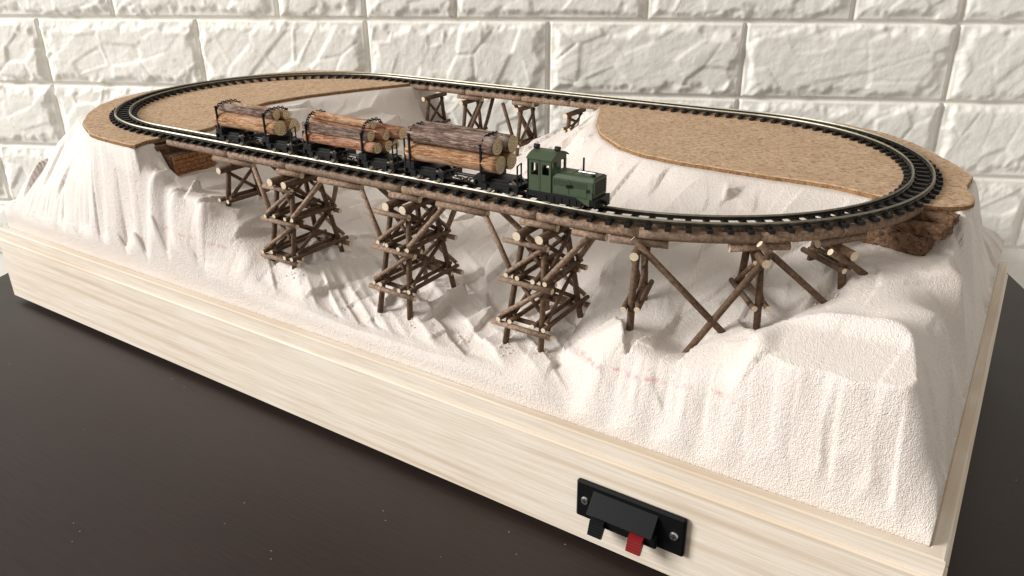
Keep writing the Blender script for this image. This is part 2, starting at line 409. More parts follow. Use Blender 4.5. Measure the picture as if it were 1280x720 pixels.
for fx, fy in ((30, 26), (L-30, 26), (30, W-26), (L-30, W-26), (L/2, 26)):
    b_ = MB(); b_.tube((fx, fy, TZ+.02), (fx, fy, .05), 9, n=20); b_.build('felt_foot', M_DARKTILE, base)

# ------------------------------------------------------------------ track geometry
CX, CY, R, S = 306.5, 154.24, 113.76, 301.2
ZR = 136.85; ZT = 134.8; ZC = 133.05      # rail head, tie top, cork top
PER = 2*S+2*math.pi*R
def trk(s, off=0.0, z=0.0):
    """point on the oval, off>0 is outward; returns point and heading"""
    s = s % PER
    if s < S: p = (CX-S/2+s, CY-R-off); h = 0
    elif s < S+math.pi*R:
        a = (s-S)/R-math.pi/2; p = (CX+S/2+(R+off)*math.cos(a), CY+(R+off)*math.sin(a)); h = a+math.pi/2
    elif s < 2*S+math.pi*R: p = (CX+S/2-(s-S-math.pi*R), CY+R+off); h = math.pi
    else:
        a = (s-2*S-math.pi*R)/R+math.pi/2; p = (CX-S/2+(R+off)*math.cos(a), CY+(R+off)*math.sin(a)); h = a+math.pi/2
    return np.array([p[0], p[1], z]), h
def s_of_angle(deg): return S+R*math.radians(deg+90)
def s_of_x(x): return x-(CX-S/2)
def frame_at(s, z, off=0):
    p, h = trk(s, off, z); c, s_ = math.cos(h), math.sin(h)
    return lambda q: (p[0]+c*q[0]-s_*q[1], p[1]+s_*q[0]+c*q[1], p[2]+q[2])   # local x forward, y left (inward), z up

# ------------------------------------------------------------------ cork outlines
CORK_L = [(174, 70), (177, 44), (171, 24), (177, 13.5), (152, 14), (126, 17), (90, 32), (62, 52), (40, 74), (27, 96), (19, 122), (17, 160), (20, 205), (30, 240), (52, 272), (90, 288), (140, 289), (178, 286), (177, 270), (173, 256), (155, 217), (142, 180), (137, 143), (148, 108), (160, 88)]
CORK_R = [(363, 234), (376, 205), (394, 178), (416, 157), (434, 148), (455, 143.5), (503, 141), (534, 141), (556, 134), (572, 131), (583, 131), (591, 137), (595, 145), (592, 156), (588, 170), (590, 190), (583, 204), (571, 224), (555, 248), (538, 266), (510, 281), (470, 289), (420, 288), (380, 289), (352, 287), (350, 262), (356, 248)]
def resample(poly, step=9.0, wob=0.0, seed=0):
    out = []; n = len(poly)
    for i in range(n):
        a = np.array(poly[i], float); b = np.array(poly[(i+1) % n], float); k = max(1, int(np.linalg.norm(b-a)/step))
        for j in range(k): out.append(a+(b-a)*j/k)
    out = np.array(out)
    for _ in range(1): out = .25*np.roll(out, 1, 0)+.5*out+.25*np.roll(out, -1, 0)
    if wob:
        rg = np.random.RandomState(seed); out += rg.uniform(-wob, wob, out.shape)
    return out
def inside(poly, x, y):
    r = np.zeros(x.shape, bool); n = len(poly)
    for i in range(n):
        x0, y0 = poly[i]; x1, y1 = poly[(i+1) % n]
        c = ((y0 > y) != (y1 > y)) & (x < (x1-x0)*(y-y0)/((y1-y0) if y1 != y0 else 1e-9)+x0)
        r ^= c
    return r

# ------------------------------------------------------------------ foam terrain
PZ = 130.7
FX0, FX1, FY0, FY1 = RB+RT+.15, L-RB-RT-.15, RB+RT+.15, W-RB-RT-.15
ctrl = []
for poly, s_ in ((CORK_L, 1), (CORK_R, 1)):
    pp = resample(poly, 12); c_ = pp.mean(0)
    for x, y in pp: ctrl.append((x, y, PZ+1))
    for t in (.75, .45, .15):
        for x, y in pp[::3]: ctrl.append((c_[0]+(x-c_[0])*t, c_[1]+(y-c_[1])*t, PZ+1.5))
ctrl = [c_ for c_ in ctrl if not (c_[0] > 556 and c_[1] < 135)]
def add(*a): ctrl.extend(a)
# outer flanks of both hills run straight from the plateau down to the rim
RP = {id(CORK_L): resample(CORK_L, 3), id(CORK_R): resample(CORK_R, 3)}
def pdist(poly, x, y):
    pp = RP[id(poly)]; return float(np.sqrt(((pp-np.array([x, y]))**2).sum(1)).min())
for x in np.arange(10, 606, 9.0):
    for y in np.arange(10, 300, 9.0):
        lft = x < 190 and (y < 30 or x < 60 or y > 255 or (x < 130 and y < 70)); rgh = (x > 545 and y > 150) or (y > 285 and x > 350)
        if not (lft or rgh): continue
        poly = CORK_L if lft else CORK_R
        if inside(poly, np.array([x]), np.array([y]))[0]: continue
        if x > 165 and y < 30: continue
        dp = pdist(poly, x, y); db = min(x-FX0, FX1-x, y-FY0, FY1-y)
        if dp < 2.5: continue
        ctrl.append((x, y, 67+(PZ+1-67)*(db/(db+dp))**.82))
# borders
add(*[(FX0, y, 67) for y in np.linspace(FY0, FY1, 16)])
add(*[(x, FY0, 67) for x in (30, 55, 80, 105, 130, 155, 178)])
add((200, FY0, 72), (230, FY0, 70), (264, FY0, 68), (290, FY0, 66), (320, FY0, 65), (350, FY0, 64), (380, FY0, 64), (410, FY0, 65), (440, FY0, 63), (455, FY0, 62))
add(*[(x, FY0, 56) for x in np.linspace(470, 600, 8)]); add((FX1, FY0, 56))
add((FX1, 30, 64), (FX1, 60, 66), (FX1, 90, 70), (FX1, 120, 74), (FX1, 160, 76), (FX1, 200, 74), (FX1, 250, 69), (FX1, FY1, 67))
add(*[(x, FY1, 67) for x in (30, 60, 90, 120, 150)]); add((180, FY1, 72), (215, FY1, 72), (250, FY1, 70), (290, FY1, 76), (320, FY1, 90))
add(*[(x, FY1, 67) for x in (380, 420, 460, 500, 540, 580)])
# canyon floor
add((281, 40, 75), (297, 20, 76), (270, 30, 78), (362, 40, 69), (375, 20, 69.5), (350, 22, 68), (438, 40, 72), (449, 22, 72.5), (428, 22, 71),
    (325, 30, 69), (325, 60, 71), (400, 30, 68), (400, 60, 72), (320, 100, 74), (300, 150, 76), (280, 200, 79), (262, 240, 82), (252, 268, 85), (300, 70, 75), (360, 75, 75), (385, 85, 80))
# left wall of the canyon
add((186, 268, 97), (215, 268, 91), (205, 225, 98), (190, 180, 106), (186, 140, 107), (200, 105, 102), (225, 72, 103), (234, 27, 102), (236, 54, 103), (222, 38, 105), (202, 27, 107), (190, 30, 109), (190, 58, 109),
    (245, 18, 90), (254, 45, 88), (264, 10, 76), (230, 10, 95), (205, 10, 103), (190, 10, 112), (240, 100, 88), (235, 140, 92), (232, 190, 92))
# right wall of the canyon
add((285, 268, 91), (313, 268, 105), (327, 268, 112), (340, 262, 120), (345, 300, 104), (345, 225, 117), (325, 235, 104), (335, 190, 98), (365, 170, 108), (380, 140, 108), (420, 135, 119),
    (400, 105, 96), (440, 105, 108), (440, 72, 90), (460, 60, 92), (480, 95, 112), (520, 105, 118), (480, 42, 89), (486, 30, 92), (505, 38, 84), (521, 43, 93), (536, 51, 95), (551, 73, 103),
    (530, 82, 106), (555, 100, 117), (557, 88, 114), (575, 70, 112), (578, 105, 119), (560, 120, 122), (452, 30, 71), (476, 30, 86), (480, 15, 78), (460, 13, 67), (510, 24, 87), (532, 22, 92), (500, 14, 78), (540, 16, 94), (556, 17, 103),
    (575, 16, 104), (590, 17, 104), (573, 48, 111), (590, 40, 110), (600, 60, 106), (601, 100, 110), (600, 20, 92), (520, 13, 78))
ctrl = np.array(ctrl, float)
_, ui = np.unique(np.round(ctrl[:, :2]/1.0).astype(int), axis=0, return_index=True); ctrl = ctrl[np.sort(ui)]
def phi(d2_): return np.sqrt(d2_+9.0)
D2 = ((ctrl[:, None, :2]-ctrl[None, :, :2])**2).sum(-1); n_ = len(ctrl)
A_ = np.zeros((n_+1, n_+1)); A_[:n_, :n_] = phi(D2)+np.eye(n_)*(-.15); A_[:n_, n] if False else None
A_[:n_, n_] = 1; A_[n_, :n_] = 1
wts = np.linalg.solve(A_, np.r_[ctrl[:, 2], 0])
def base_h(x, y):
    out = np.empty(x.size); xf, yf = x.ravel(), y.ravel()
    for k in range(0, x.size, 20000):
        d = (xf[k:k+20000, None]-ctrl[None, :, 0])**2+(yf[k:k+20000, None]-ctrl[None, :, 1])**2
        out[k:k+20000] = phi(d)@wts[:n_]+wts[n_]
    return out.reshape(x.shape)
GS = 1.25
gxs = np.arange(FX0-6, FX1+8, GS); gys = np.arange(FY0-6, FY1+8, GS)
GZ = base_h(*np.meshgrid(gxs, gys, indexing='ij'))
def grid_h(x, y):
    fx = np.clip((x-gxs[0])/GS, 0, len(gxs)-1.001); fy = np.clip((y-gys[0])/GS, 0, len(gys)-1.001)
    i = fx.astype(int); j = fy.astype(int); u = fx-i; w = fy-j
    return (GZ[i, j]*(1-u)+GZ[i+1, j]*u)*(1-w)+(GZ[i, j+1]*(1-u)+GZ[i+1, j+1]*u)*w
def strokes(u, seed, lo=4.0, hi=11.0, n=220, depth=3.0):
    """knife strokes: scalloped facets along u"""
    rg = np.random.RandomState(seed); br = np.cumsum(rg.uniform(lo, hi, n))-60; of = rg.uniform(0, depth, n+1)
    sh = rg.uniform(-1.0, 1.0, n+1)*depth*.95
    acc = 0
    for du in (-.4, -.2, 0, .2, .4):
        uu = u+du; k = np.clip(np.searchsorted(br, uu.ravel())-1, 0, n-2).reshape(u.shape)
        t = np.clip((uu-br[k])/(br[k+1]-br[k]), 0, 1); acc = acc+of[k]+sh[k]*(t-.5)+2.2*(.25-t*(1-t))
    return acc/5
def terrain(x, y):
    # flutes on the outer faces: the sampling point is pushed in and out
    zz = grid_h(x, y); lev = (zz-66)/64.0
    wf = sstep(30, 12, y); wl = sstep(34, 14, x); wr = sstep(L-36, L-12, x)
    lean = 2.5*(fbm(x/40, y/40+3, 71, 2)-.5)
    fu = x+.10*(zz-90)*np.sin(x/70.0)+lean; fd = strokes(fu, 3)*(.55+.9*vnoise(fu/23, zz/30, 8))
    fd2 = strokes(fu*1.0+7, 19, 9, 20, depth=2.2)*sstep(.25, .6, lev)
    lu = y+.12*(zz-90)+lean; ld = strokes(lu, 5)*(.5+.9*vnoise(lu/23, zz/30, 18))
    ru_ = y-.15*(zz-90)+lean; rd = strokes(ru_, 9, 12, 28, depth=2.5)
    gate = sstep(62, 78, zz)
    yw = y-wf*gate*(fd*.75+fd2*.4)*(.42+.2*sstep(172, 160, x))*(1-.55*sstep(170, 190, x)*sstep(260, 240, x)); xw = x-wl*gate*ld*1.1+wr*gate*rd*.8
    z = grid_h(np.clip(xw, FX0, FX1), np.clip(yw, FY0, FY1))
    # flat knife cuts and scoops on the inner slopes: each cell takes the tangent plane at its centre
    slope_in = sstep(9, 26, y)*sstep(8, 26, x)*sstep(L-8, L-26, x)
    dz = 0; idv = None
    for ang, la, lb, sd_, wt in ((.22, 54, 20, 21, .86), (-.35, 30, 12, 33, .16)):
        ca, sa = math.cos(ang), math.sin(ang)
        qa = (x*sa+y*ca)/la; qb = (x*ca-y*sa)/lb
        d1, d2, iv, cx_, cy_ = worley(qa, qb, sd_)
        if idv is None: idv = iv
        ax_, bx_ = cx_*la, cy_*lb; xc_ = np.clip(ax_*sa+bx_*ca, FX0, FX1); yc_ = np.clip(ax_*ca-bx_*sa, FY0, FY1)
        g0 = grid_h(xc_, yc_); gx = (grid_h(xc_+3, yc_)-grid_h(xc_-3, yc_))/6; gy = (grid_h(xc_, yc_+3)-grid_h(xc_, yc_-3))/6
        pl = g0+np.clip(gx, -1.3, 1.3)*(x-xc_)+np.clip(gy, -1.3, 1.3)*(y-yc_)+3.6*(iv-.5)+((iv*7.31) % 1-.5)*.55*(x-xc_)+((iv*13.77) % 1-.5)*.16*(y-yc_)+1.4*np.minimum(d1, .9)**2
        dz = dz+wt*np.clip(pl-z, -6, 6)*(1-.5*sstep(450, 465, x)*sstep(70, 50, y))*(1-.85*sstep(552, 564, x)*sstep(135, 122, y))
    z = z+dz*slope_in*sstep(PZ+1, PZ-7, z)
    # the block at the front right is cut flat: steep front face, tilted top facet, right flank
    fr_ = sstep(536, 548, x)
    face = 56+(y-FY0)*4.6+(fd-1.6)*4.2*sstep(FY0+.5, FY0+4, y)+(fd2-1.2)*2.0*sstep(FY0+.5, FY0+5, y); top_ = 101.5+(y-17)*.34+(x-575)*.06+1.2*(idv-.5); flank = 62+(FX1-x)*3.6+(y-20)*.10+rd*.9
    cut = np.minimum(np.minimum(face, top_+45*sstep(36, 64, y)), flank)
    z = np.where(cut < z, z+(cut-z)*np.where(cut == flank, sstep(560, 585, x), fr_), z)
    # knife drags over the low floor
    low = sstep(84, 72, z)*sstep(9, 14, y); z = z+low*(1.5*(strokes(x*.55+y*.9+lean*2, 44, 5, 12, depth=1.6)-1.2))
    z = z+.14*(fbm(x/4, y/4, 55, 4)-.47)+.3*(fbm(x/17, y/17, 61, 3)-.45)*sstep(PZ+1, PZ-5, z)
    return z
fine_edge = lambda a, b, de, w, dm: np.r_[np.arange(a, a+w, de), np.arange(a+w, b-w, dm), np.arange(b-w, b, de), b]
xs = fine_edge(FX0, FX1, .6, 16, .8)
ys = np.r_[np.arange(FY0, 32, .5), np.arange(32, FY1-16, 1.15), np.arange(FY1-16, FY1, 1.0), FY1]
X, Y = np.meshgrid(xs, ys, indexing='ij')
Z = terrain(X, Y)
for _ in range(1):   # soften single-cell steps
    Zp = np.pad(Z, 1, mode='edge'); Z = .84*Z+.04*(Zp[2:, 1:-1]+Zp[:-2, 1:-1]+Zp[1:-1, 2:]+Zp[1:-1, :-2])
for poly in (CORK_L, CORK_R):
    ins = inside(resample(poly, 6), X, Y); Z = np.where(ins, PZ, Z)
Z = np.minimum(Z, PZ); Z = np.maximum(Z, 54)
# the foam comes to known heights at the feet of the trestles
FEET = [(505, 38, 82.5), (521, 43.5, 94), (485, 32, 91), (536, 51, 94.5), (551, 73, 103), (297, 20, 76), (273, 21, 78), (373, 21, 69), (352, 22, 68), (449, 21, 73), (428, 22, 72.5), (234, 26, 102), (234, 54, 102),
        (557, 88, 114), (578, 101, 116), (590, 112, 116), (566, 100, 116), (292, 60, 76), (371, 60, 70), (447, 60, 76)]
for _ in range(3):
    for fx, fy, fz in FEET:
        i = int(np.searchsorted(xs, fx)); j = int(np.searchsorted(ys, fy)); dzf = fz-Z[i, j]
        Z = Z+dzf*np.exp(-((X-fx)**2/(2*7.0**2)+(Y-fy)**2/(2*10.0**2)))
Z = np.minimum(Z, PZ); Z = np.where(inside(resample(CORK_L, 6), X, Y) | inside(resample(CORK_R, 6), X, Y), PZ, Z)
# seats cut for the abutment blocks
def seat(x0, x1, y0, y1, z): 
    global Z
    Z = np.where((X > x0) & (X < x1) & (Y > y0) & (Y < y1), np.minimum(Z, z), Z)
seat(170, 200, 27.5, 60, 112.5)
pa, ha = trk(s_of_angle(-13), 0, 0); tx_, ty_ = math.cos(ha), math.sin(ha)
XL = (X-pa[0])*tx_+(Y-pa[1])*ty_; YL = -(X-pa[0])*ty_+(Y-pa[1])*tx_
free = ~inside(resample(CORK_R, 6), X, Y)
lim = 115.2+1.2*(fbm(X/6, Y/6, 5, 3)-.5)+np.maximum(0, -20-XL)*.0+np.maximum(0, XL+2)*.9+np.maximum(0, -22-YL)*.2
wgt = sstep(-58, -22, XL)*sstep(12, 8, XL)*sstep(-36, -24, YL)*sstep(15, 10, YL)
Z = np.where(free, np.where(Z > lim, Z+(lim-Z)*wgt, Z), Z)
nx, ny = X.shape
P = np.stack([X, Y, Z], -1).reshape(-1, 3)
idx = np.arange(nx*ny).reshape(nx, ny)
Fq = np.stack([idx[:-1, :-1], idx[1:, :-1], idx[1:, 1:], idx[:-1, 1:]], -1).reshape(-1, 4)
ring = np.r_[idx[:, 0], idx[-1, 1:], idx[-2::-1, -1], idx[0, -2:0:-1]]
sk = []; nb = len(P); steps = [0.33, .66, 1.0]
Pl = [P]
prev = ring
for k, t in enumerate(steps):
    q = P[ring].copy(); q[:, 2] = q[:, 2]*(1-t)+46*t; Pl.append(q)
    cur = nb+k*len(ring)+np.arange(len(ring)); nxt = np.roll(cur, -1); pn = np.roll(prev, -1)
    sk.append(np.stack([prev, cur, nxt, pn], -1)); prev = cur
P = np.concatenate(Pl); Fq = np.concatenate([Fq]+sk)
me = bpy.data.meshes.new('foam_landscape'); o0_ = np.array([L/2, W/2, 46.0])
me.vertices.add(len(P)); me.vertices.foreach_set('co', ((P-o0_)*MM).ravel())
me.loops.add(Fq.size); me.loops.foreach_set('vertex_index', Fq.ravel().astype(np.int32))
me.polygons.add(len(Fq)); me.polygons.foreach_set('loop_start', np.arange(0, Fq.size, 4, dtype=np.int32))
me.polygons.foreach_set('use_smooth', np.ones(len(Fq), bool)); me.materials.append(M_FOAM); me.update(calc_edges=True); me.validate()
# red pencil line left over from marking out the block, around z = 80 on the front faces
def marks(P):
    x, y, z = P.T; f = np.zeros(len(P))
    for (x0, z0), (x1, z1) in (((196, 87), (214, 87.5)), ((214, 87.5), (246, 84)), ((462, 77), (492, 79)), ((492, 78), (520, 81)), ((526, 82), (542, 81))):
        t = (x-x0)/(x1-x0); d = np.abs(z-(z0+(z1-z0)*t)); f = np.maximum(f, np.where((t > 0) & (t < 1) & (y < 26), np.clip(1.15-d, 0, 1), 0))
    return f
att = me.attributes.new('mark', 'FLOAT', 'POINT'); att.data.foreach_set('value', marks(P).astype(np.float32))
foam = bpy.data.objects.new('foam_landscape', me); C.objects.link(foam); foam.location = Vector(o0_)*MM
tag(foam, 'carved white foam hills and canyon filling the pine frame', 'foam landscape')
def ground(x, y):
    i = int(np.clip(np.searchsorted(xs, x), 0, nx-1)); j = int(np.clip(np.searchsorted(ys, y), 0, ny-1)); return float(Z[i, j])

# ------------------------------------------------------------------ cork sheets
def cork_sheet(poly, label, seed):
    pp = resample(poly, 4.0, .35, seed); n = len(pp)
    c_ = pp.mean(0)
    V = [(x, y, PZ+.05) for x, y in pp]+[(x, y, ZC-.5) for x, y in pp]+[(x+(c_[0]-x)*.004, y+(c_[1]-y)*.004, ZC-.02) for x, y in pp]
    F = [tuple(range(n))[::-1], tuple(range(2*n, 3*n))]+[(k*n+i, k*n+(i+1) % n, (k+1)*n+(i+1) % n, (k+1)*n+i) for k in (0, 1) for i in range(n)]
    o = mesh('cork_sheet', V, F, [M_CORK, M_CORKEDGE], None, mi=[1, 0]+[1]*n+[0]*n)
    return tag(o, label, 'cork sheet', 'cork track beds on the hilltops')
cork_sheet(CORK_L, 'brown cork sheet on the left hilltop, behind the rear log car', 1)
cork_sheet(CORK_R, 'large brown cork sheet on the right hilltop, inside the right-hand curve', 2)

# ------------------------------------------------------------------ abutments
ab = thing('brick_abutment', (182, 43, 108), 'brown brick-scored cork abutment under the left end of the front bridge', 'abutment')
b_ = MB(); b_.box((174, 29, 106), (187.2, 58, 124.5), bev=.5); blk = b_.build('block', M_CORKDARK, ab)
b_ = MB(); b_.box((168, 26, 121.5), (178, 57, 129.5), bev=.4); b_.build('back_wall', M_CORKDARK, ab)
bw_, bh_ = 5.6, 2.55
for r_ in range(7):
    y0 = 29.2-(bw_/2 if r_ % 2 else 0)
    while y0 < 57.9:
        a = max(29.2, y0); b2 = min(57.9, y0+bw_); 
        if b2-a > .8:
            b_ = MB(); b_.box((186.4, a+.18, 106.3+r_*bh_+.15), (188.0+random.uniform(-.2, .25), b2-.18, 106.3+(r_+1)*bh_-.15)); b_.build('brick', M_BRICKCORK, blk)
        y0 += bw_
    x0 = 174.2-(bw_/2 if r_ % 2 else 0)
    while x0 < 187:
        a = max(174.2, x0); b2 = min(186.3, x0+bw_)
        if b2-a > .8:
            b_ = MB(); b_.box((a+.18, 28.3+random.uniform(-.2, .2), 106.3+r_*bh_+.15), (b2-.18, 29.6, 106.3+(r_+1)*bh_-.15)); b_.build('brick', M_CORKDARK, blk)
        x0 += bw_
# the right abutment is a crumbly torn lump of cork
def rough_block(name, lo, hi, fr_, mat, seed, parent, amp=1.1):
    bm = bmesh.new(); bmesh.ops.create_cube(bm, size=1); bmesh.ops.subdivide_edges(bm, edges=list(bm.edges), cuts=13, use_grid_fill=True)
    lo = np.array(lo, float); hi = np.array(hi, float); V = []
    for q in bm.verts:
        c = np.array(q.co); p = (lo+hi)/2+c*(hi-lo); r = np.abs(c*2)**6; nrm = np.sign(c)*r/max(r.sum(), 1e-6)
        a1 = np.array([p[0]/2.2+seed*3.1+p[2]/3.7]); b1 = np.array([p[1]/2.2-p[2]/2.9+seed])
        n1 = fbm(a1, b1, seed, 4)[0]-.47; n2 = fbm(a1*.35+9, b1*.35, seed+3, 2)[0]-.4
        edge = -1.0*max(0, sorted(np.abs(c*2))[1]-.82)/.18*.7
        V.append(fr_(p+nrm*(amp*3.2*n1+amp*2.4*n2+edge)))
    bm.verts.index_update(); F = [tuple(v_.index for v_ in f.verts) for f in bm.faces]; bm.free()
    return mesh(name, V, F, mat, parent)
ra = thing('cork_abutment', (572, 120, 117), 'crumbly torn brown cork abutment under the right-hand end of the bridge', 'abutment')
fa = frame_at(s_of_angle(-13), 0)
rough_block('torn_block', (-13, -16, 115), (5, 9, 122.6), fa, M_CORKDARK, 4, ra)
rough_block('torn_block', (-8, -20, 122.0), (8, 8.5, 127.2), fa, M_CORKDARK, 9, ra, .9)
rough_block('torn_block', (0, -21, 126.6), (9, 4, 130.6), fa, M_CORKDARK, 14, ra, .6)

# ------------------------------------------------------------------ track
track = thing('model_track', (CX, CY, ZC), 'narrow gauge oval track with dark sleepers and two metal rails', 'railway track')
NS = 420
def rail(off):
    prof = [(-.75, 0), (-.75, .25), (-.2, .5), (-.2, 1.3), (-.45, 1.4), (-.18, 2.0), (.18, 2.0), (.45, 1.4), (.2, 1.3), (.2, .5), (.75, .25), (.75, 0)]
    n = len(prof); V = []; F = []
    for k in range(NS):
        s = PER*k/NS
        for o_, z_ in prof: V.append(trk(s, off+o_, ZR-2.0+z_)[0])
    for k in range(NS):
        k2 = (k+1) % NS
        for i in range(n): F.append((k*n+i, k*n+(i+1) % n, k2*n+(i+1) % n, k2*n+i))
    return mesh('rail', V, F, [M_RAILSIDE, M_RAIL], track, mi=[1 if i in (5, 4, 6) else 0 for k in range(NS) for i in range(n)])
rail(4.5); rail(-4.5)
tb_ = MB(); tb_.box((-1.2, -8.5, -.0), (1.2, 8.5, ZT-ZC-.04), bev=.22)
for sgn in (-1, 1):
    for q in (-1, 1):
        yy = sgn*4.5+q*1.25; tb_.box((-.75, yy-.45, ZT-ZC-.1), (.75, yy+.45, ZT-ZC+.62))
t0 = tb_.build('tie', M_TIE, None, origin=(0, 0, 0))
NT = 173; tmesh = t0.data
for k in range(NT):
    p, h = trk(PER*(k+.37)/NT, 0, ZC+.03)
    o = t0 if k == 0 else t0.copy()
    if k: C.objects.link(o)
    o.parent = track; o.location = Vector((p-ORIG[track])*MM); o.rotation_euler = (0, 0, h+random.uniform(-.012, .012))

# ------------------------------------------------------------------ trestles
def log(name, p, q, r, parent, n=9, mat=None, rings=3):
    b_ = MB(); b_.tube(p, q, r*random.uniform(.94, 1.06), r*random.uniform(.92, 1.02), n, 0, 1, rings=rings, jit=.025, bend=random.uniform(0, .3))
    o = b_.build(name, [mat or (M_TWIG if name in ('under_beam', 'ledger', 'face_brace', 'knee_brace') else M_TWIGD), M_TWIGEND], parent, True)
    for pl in o.data.polygons:
        if len(pl.vertices) > 4: pl.use_smooth = False
    return o
GT = 'log towers of the front bridge'; GB = 'log bents of the back bridge'; GC = 'log bents under the curve'

def tower(xc, label, zl=None):
    root = thing('trestle_tower', (xc, 40.4, ground(xc, 40.4)), label, 'trestle tower', GT)
    yc = 40.4
    DX = lambda z: 5.2+(126-z)*.082; DY = lambda z: 8.6+(126-z)*.178
    J = lambda a: random.uniform(-a, a)
    for sx in (-1, 1):
        for sy in (-1, 1):
            zf = 68
            for _ in range(3): zf = ground(xc+sx*DX(zf), yc+sy*DY(zf))
            zf -= 2.5
            log('leg', (xc+sx*DX(zf)+J(.5), yc+sy*DY(zf)+J(.5), zf), (xc+sx*DX(124), yc+sy*DY(122), 122.5), 1.42, root)
        log('cap', (xc+sx*5.4, yc-14.5+J(.8), 123.0), (xc+sx*5.4, yc+14.5+J(.8), 123.0), 2.05, root)
        for zl_, ext in ((104.5, 4.2), (84.5, 4.4)):
            for q in (-1, 1):
                xx = xc+sx*DX(zl_)+q*2.75; e = DY(zl_)+ext
                log('girt', (xx, yc-e+J(.9), zl_+J(.4)), (xx, yc+e+J(.9), zl_+J(.4)), 1.15, root)
        for za, zb in ((104.5, 121.5), (84.5, 103.5)):
            xa, xb = xc+sx*DX(za), xc+sx*DX(zb)
            for q in (-1, 1):
                off = 1.9*q
                log('cross_brace', (xa+off, yc-q*DY(za), za+1), (xb+off, yc+q*DY(zb), zb-1), 1.0, root)
    for sy in (-1, 1):
        log('ledger', (xc-13+J(1), yc+sy*(DY(119)+2.6), 119.2), (xc+8.5+J(1), yc+sy*(DY(119)+2.6), 119.0), 1.3, root)
        log('ledger', (xc-14+J(.8), yc+sy*(DY(102)+2.9), 101.9), (xc+13.5+J(.8), yc+sy*(DY(102)+2.9), 101.7), 1.35, root)
        log('ledger', (xc-15+J(.8), yc+sy*(DY(82)+2.9), 81.8), (xc+15+J(.8), yc+sy*(DY(82)+2.9), 81.4), 1.35, root)
        for zl_ in (102.6, 82.6):
            log('ledger', (xc-12+J(.8), yc+sy*(DY(zl_)-2.7), zl_), (xc+12.5+J(.8), yc+sy*(DY(zl_)-2.7), zl_-.3), 1.15, root, mat=M_TWIGD)
        for za, zb in ((85.5, 102), (105.5, 119)):
            log('face_brace', (xc+sy*-1*(DX(za)+1.5), yc+sy*(DY(za)-2.2), za), (xc-sy*-1*(DX(zb)+1.0), yc+sy*(DY(zb)-2.2), zb), 1.0, root, mat=M_TWIGD)
        for za, zb in ((86.2, 101.5), (106, 120)):
            ya = yc+sy*(DY(za)+3.4); yb = yc+sy*(DY(zb)+2.4)
            log('face_brace', (xc-sy*-1*(DX(za)+2.5), ya, za), (xc+sy*-1*(DX(zb)+2.5), yb, zb), 1.1, root)
    return root
towers = [(281.5, 'three-level log tower nearest the brick abutment, under the rear log car'),
          (362, 'middle log tower of the front bridge, under the second log car'),
          (438, 'log tower under the green locomotive, third from the brick abutment')]
for x_, lb in towers: tower(x_, lb)

def bent(s, label, group, zfoot=None, half=8.2, batter=.17, girt=None, caplen=14.5, knees=(), outer_low=True):
    fr0 = frame_at(s, 0); p, h = trk(s, 0, 0)
    g = ground(p[0], p[1]); root = thing('trestle_bent', (p[0], p[1], g), label, 'trestle bent', group)
    J = lambda a: random.uniform(-a, a); zs = []
    ztop = 122.6
    def at(y, z): return half+(ztop-z)*batter if True else 0
    for sy in (-1, 1):
        z = g
        for _ in range(3):
            q = fr0((0, sy*at(0, z), 0)); z = ground(q[0], q[1])
        zs.append(z); log('leg', fr0((J(.4), sy*at(0, z-2), z-2)), fr0((J(.3), sy*half, ztop-.5)), 1.55, root)
    log('cap', fr0((0, -caplen+J(.8), 123.2)), fr0((0, caplen+J(.8), 123.2)), 1.95, root)
    zg = girt if girt is not None else max(zs)+4
    for q in (-1, 1):
        e = at(0, zg)+3.6
        log('girt', fr0((q*2.75, -e+J(.8), zg+J(.6))), fr0((q*2.75, e+J(.8), zg+J(.6))), 1.25, root)
        log('cross_brace', fr0((q*1.9, -q*at(0, zg), zg+1)), fr0((q*1.9, q*half, ztop-1.5)), 1.05, root)
    for (x1, y1, z1), (x0, y0, z0) in knees:
        a, b2 = fr0((x1, y1, z1)), fr0((x0, y0, z0)); log('raking_brace', a, b2, 1.45, root)
    return root
bent(s_of_x(234), 'short log bent next to the brick abutment', 'log bents of the front bridge', girt=105.5)
# bents on the curve, with raking struts that reach the foam
def strut_foot(s, x, y):
    q = frame_at(s, 0)((x, y, 0)); return (x, y, ground(q[0], q[1])-1.2)
s4, s5, s6 = s_of_angle(-77), s_of_angle(-54), s_of_angle(-37)
bent(s4, 'narrow log bent with one long raking strut, just right of the locomotive', GC, girt=101, knees=[((-2, -8.6, 129), strut_foot(s4, 37.5, -9.5))])
bent(s5, 'log bent between two crossing raking struts under the right curve', GC, girt=104, knees=[((-1.5, -9.0, 129.5), strut_foot(s5, 29, -9.5)), ((3, -11.2, 127), strut_foot(s5, -28.5, -12.5))])
bent(s6, 'low log bent beside the torn cork abutment', GC, girt=None, knees=[((-10, -12, 125.5), strut_foot(s6, 9, -13))])

# back bridge bents
sb = lambda x: S+math.pi*R+(CX+S/2-x)
bent(sb(195), 'log bent of the back bridge nearest the left cork sheet', GB, girt=101)
bent(sb(232), 'second log bent of the back bridge with raking logs leaning right', GB, girt=98, knees=[((-16, 7.5, 126), (-3, 11.5, 96)), ((-16, -7.5, 126), (-3, -11.5, 96))])
bent(sb(284), 'third log bent of the back bridge with raking logs leaning left', GB, girt=97, knees=[((17, 7.5, 126), (3, 11.5, 95)), ((17, -7.5, 126), (3, -11.5, 95))])
bent(sb(326), 'log bent of the back bridge nearest the right cork sheet', GB, girt=113)

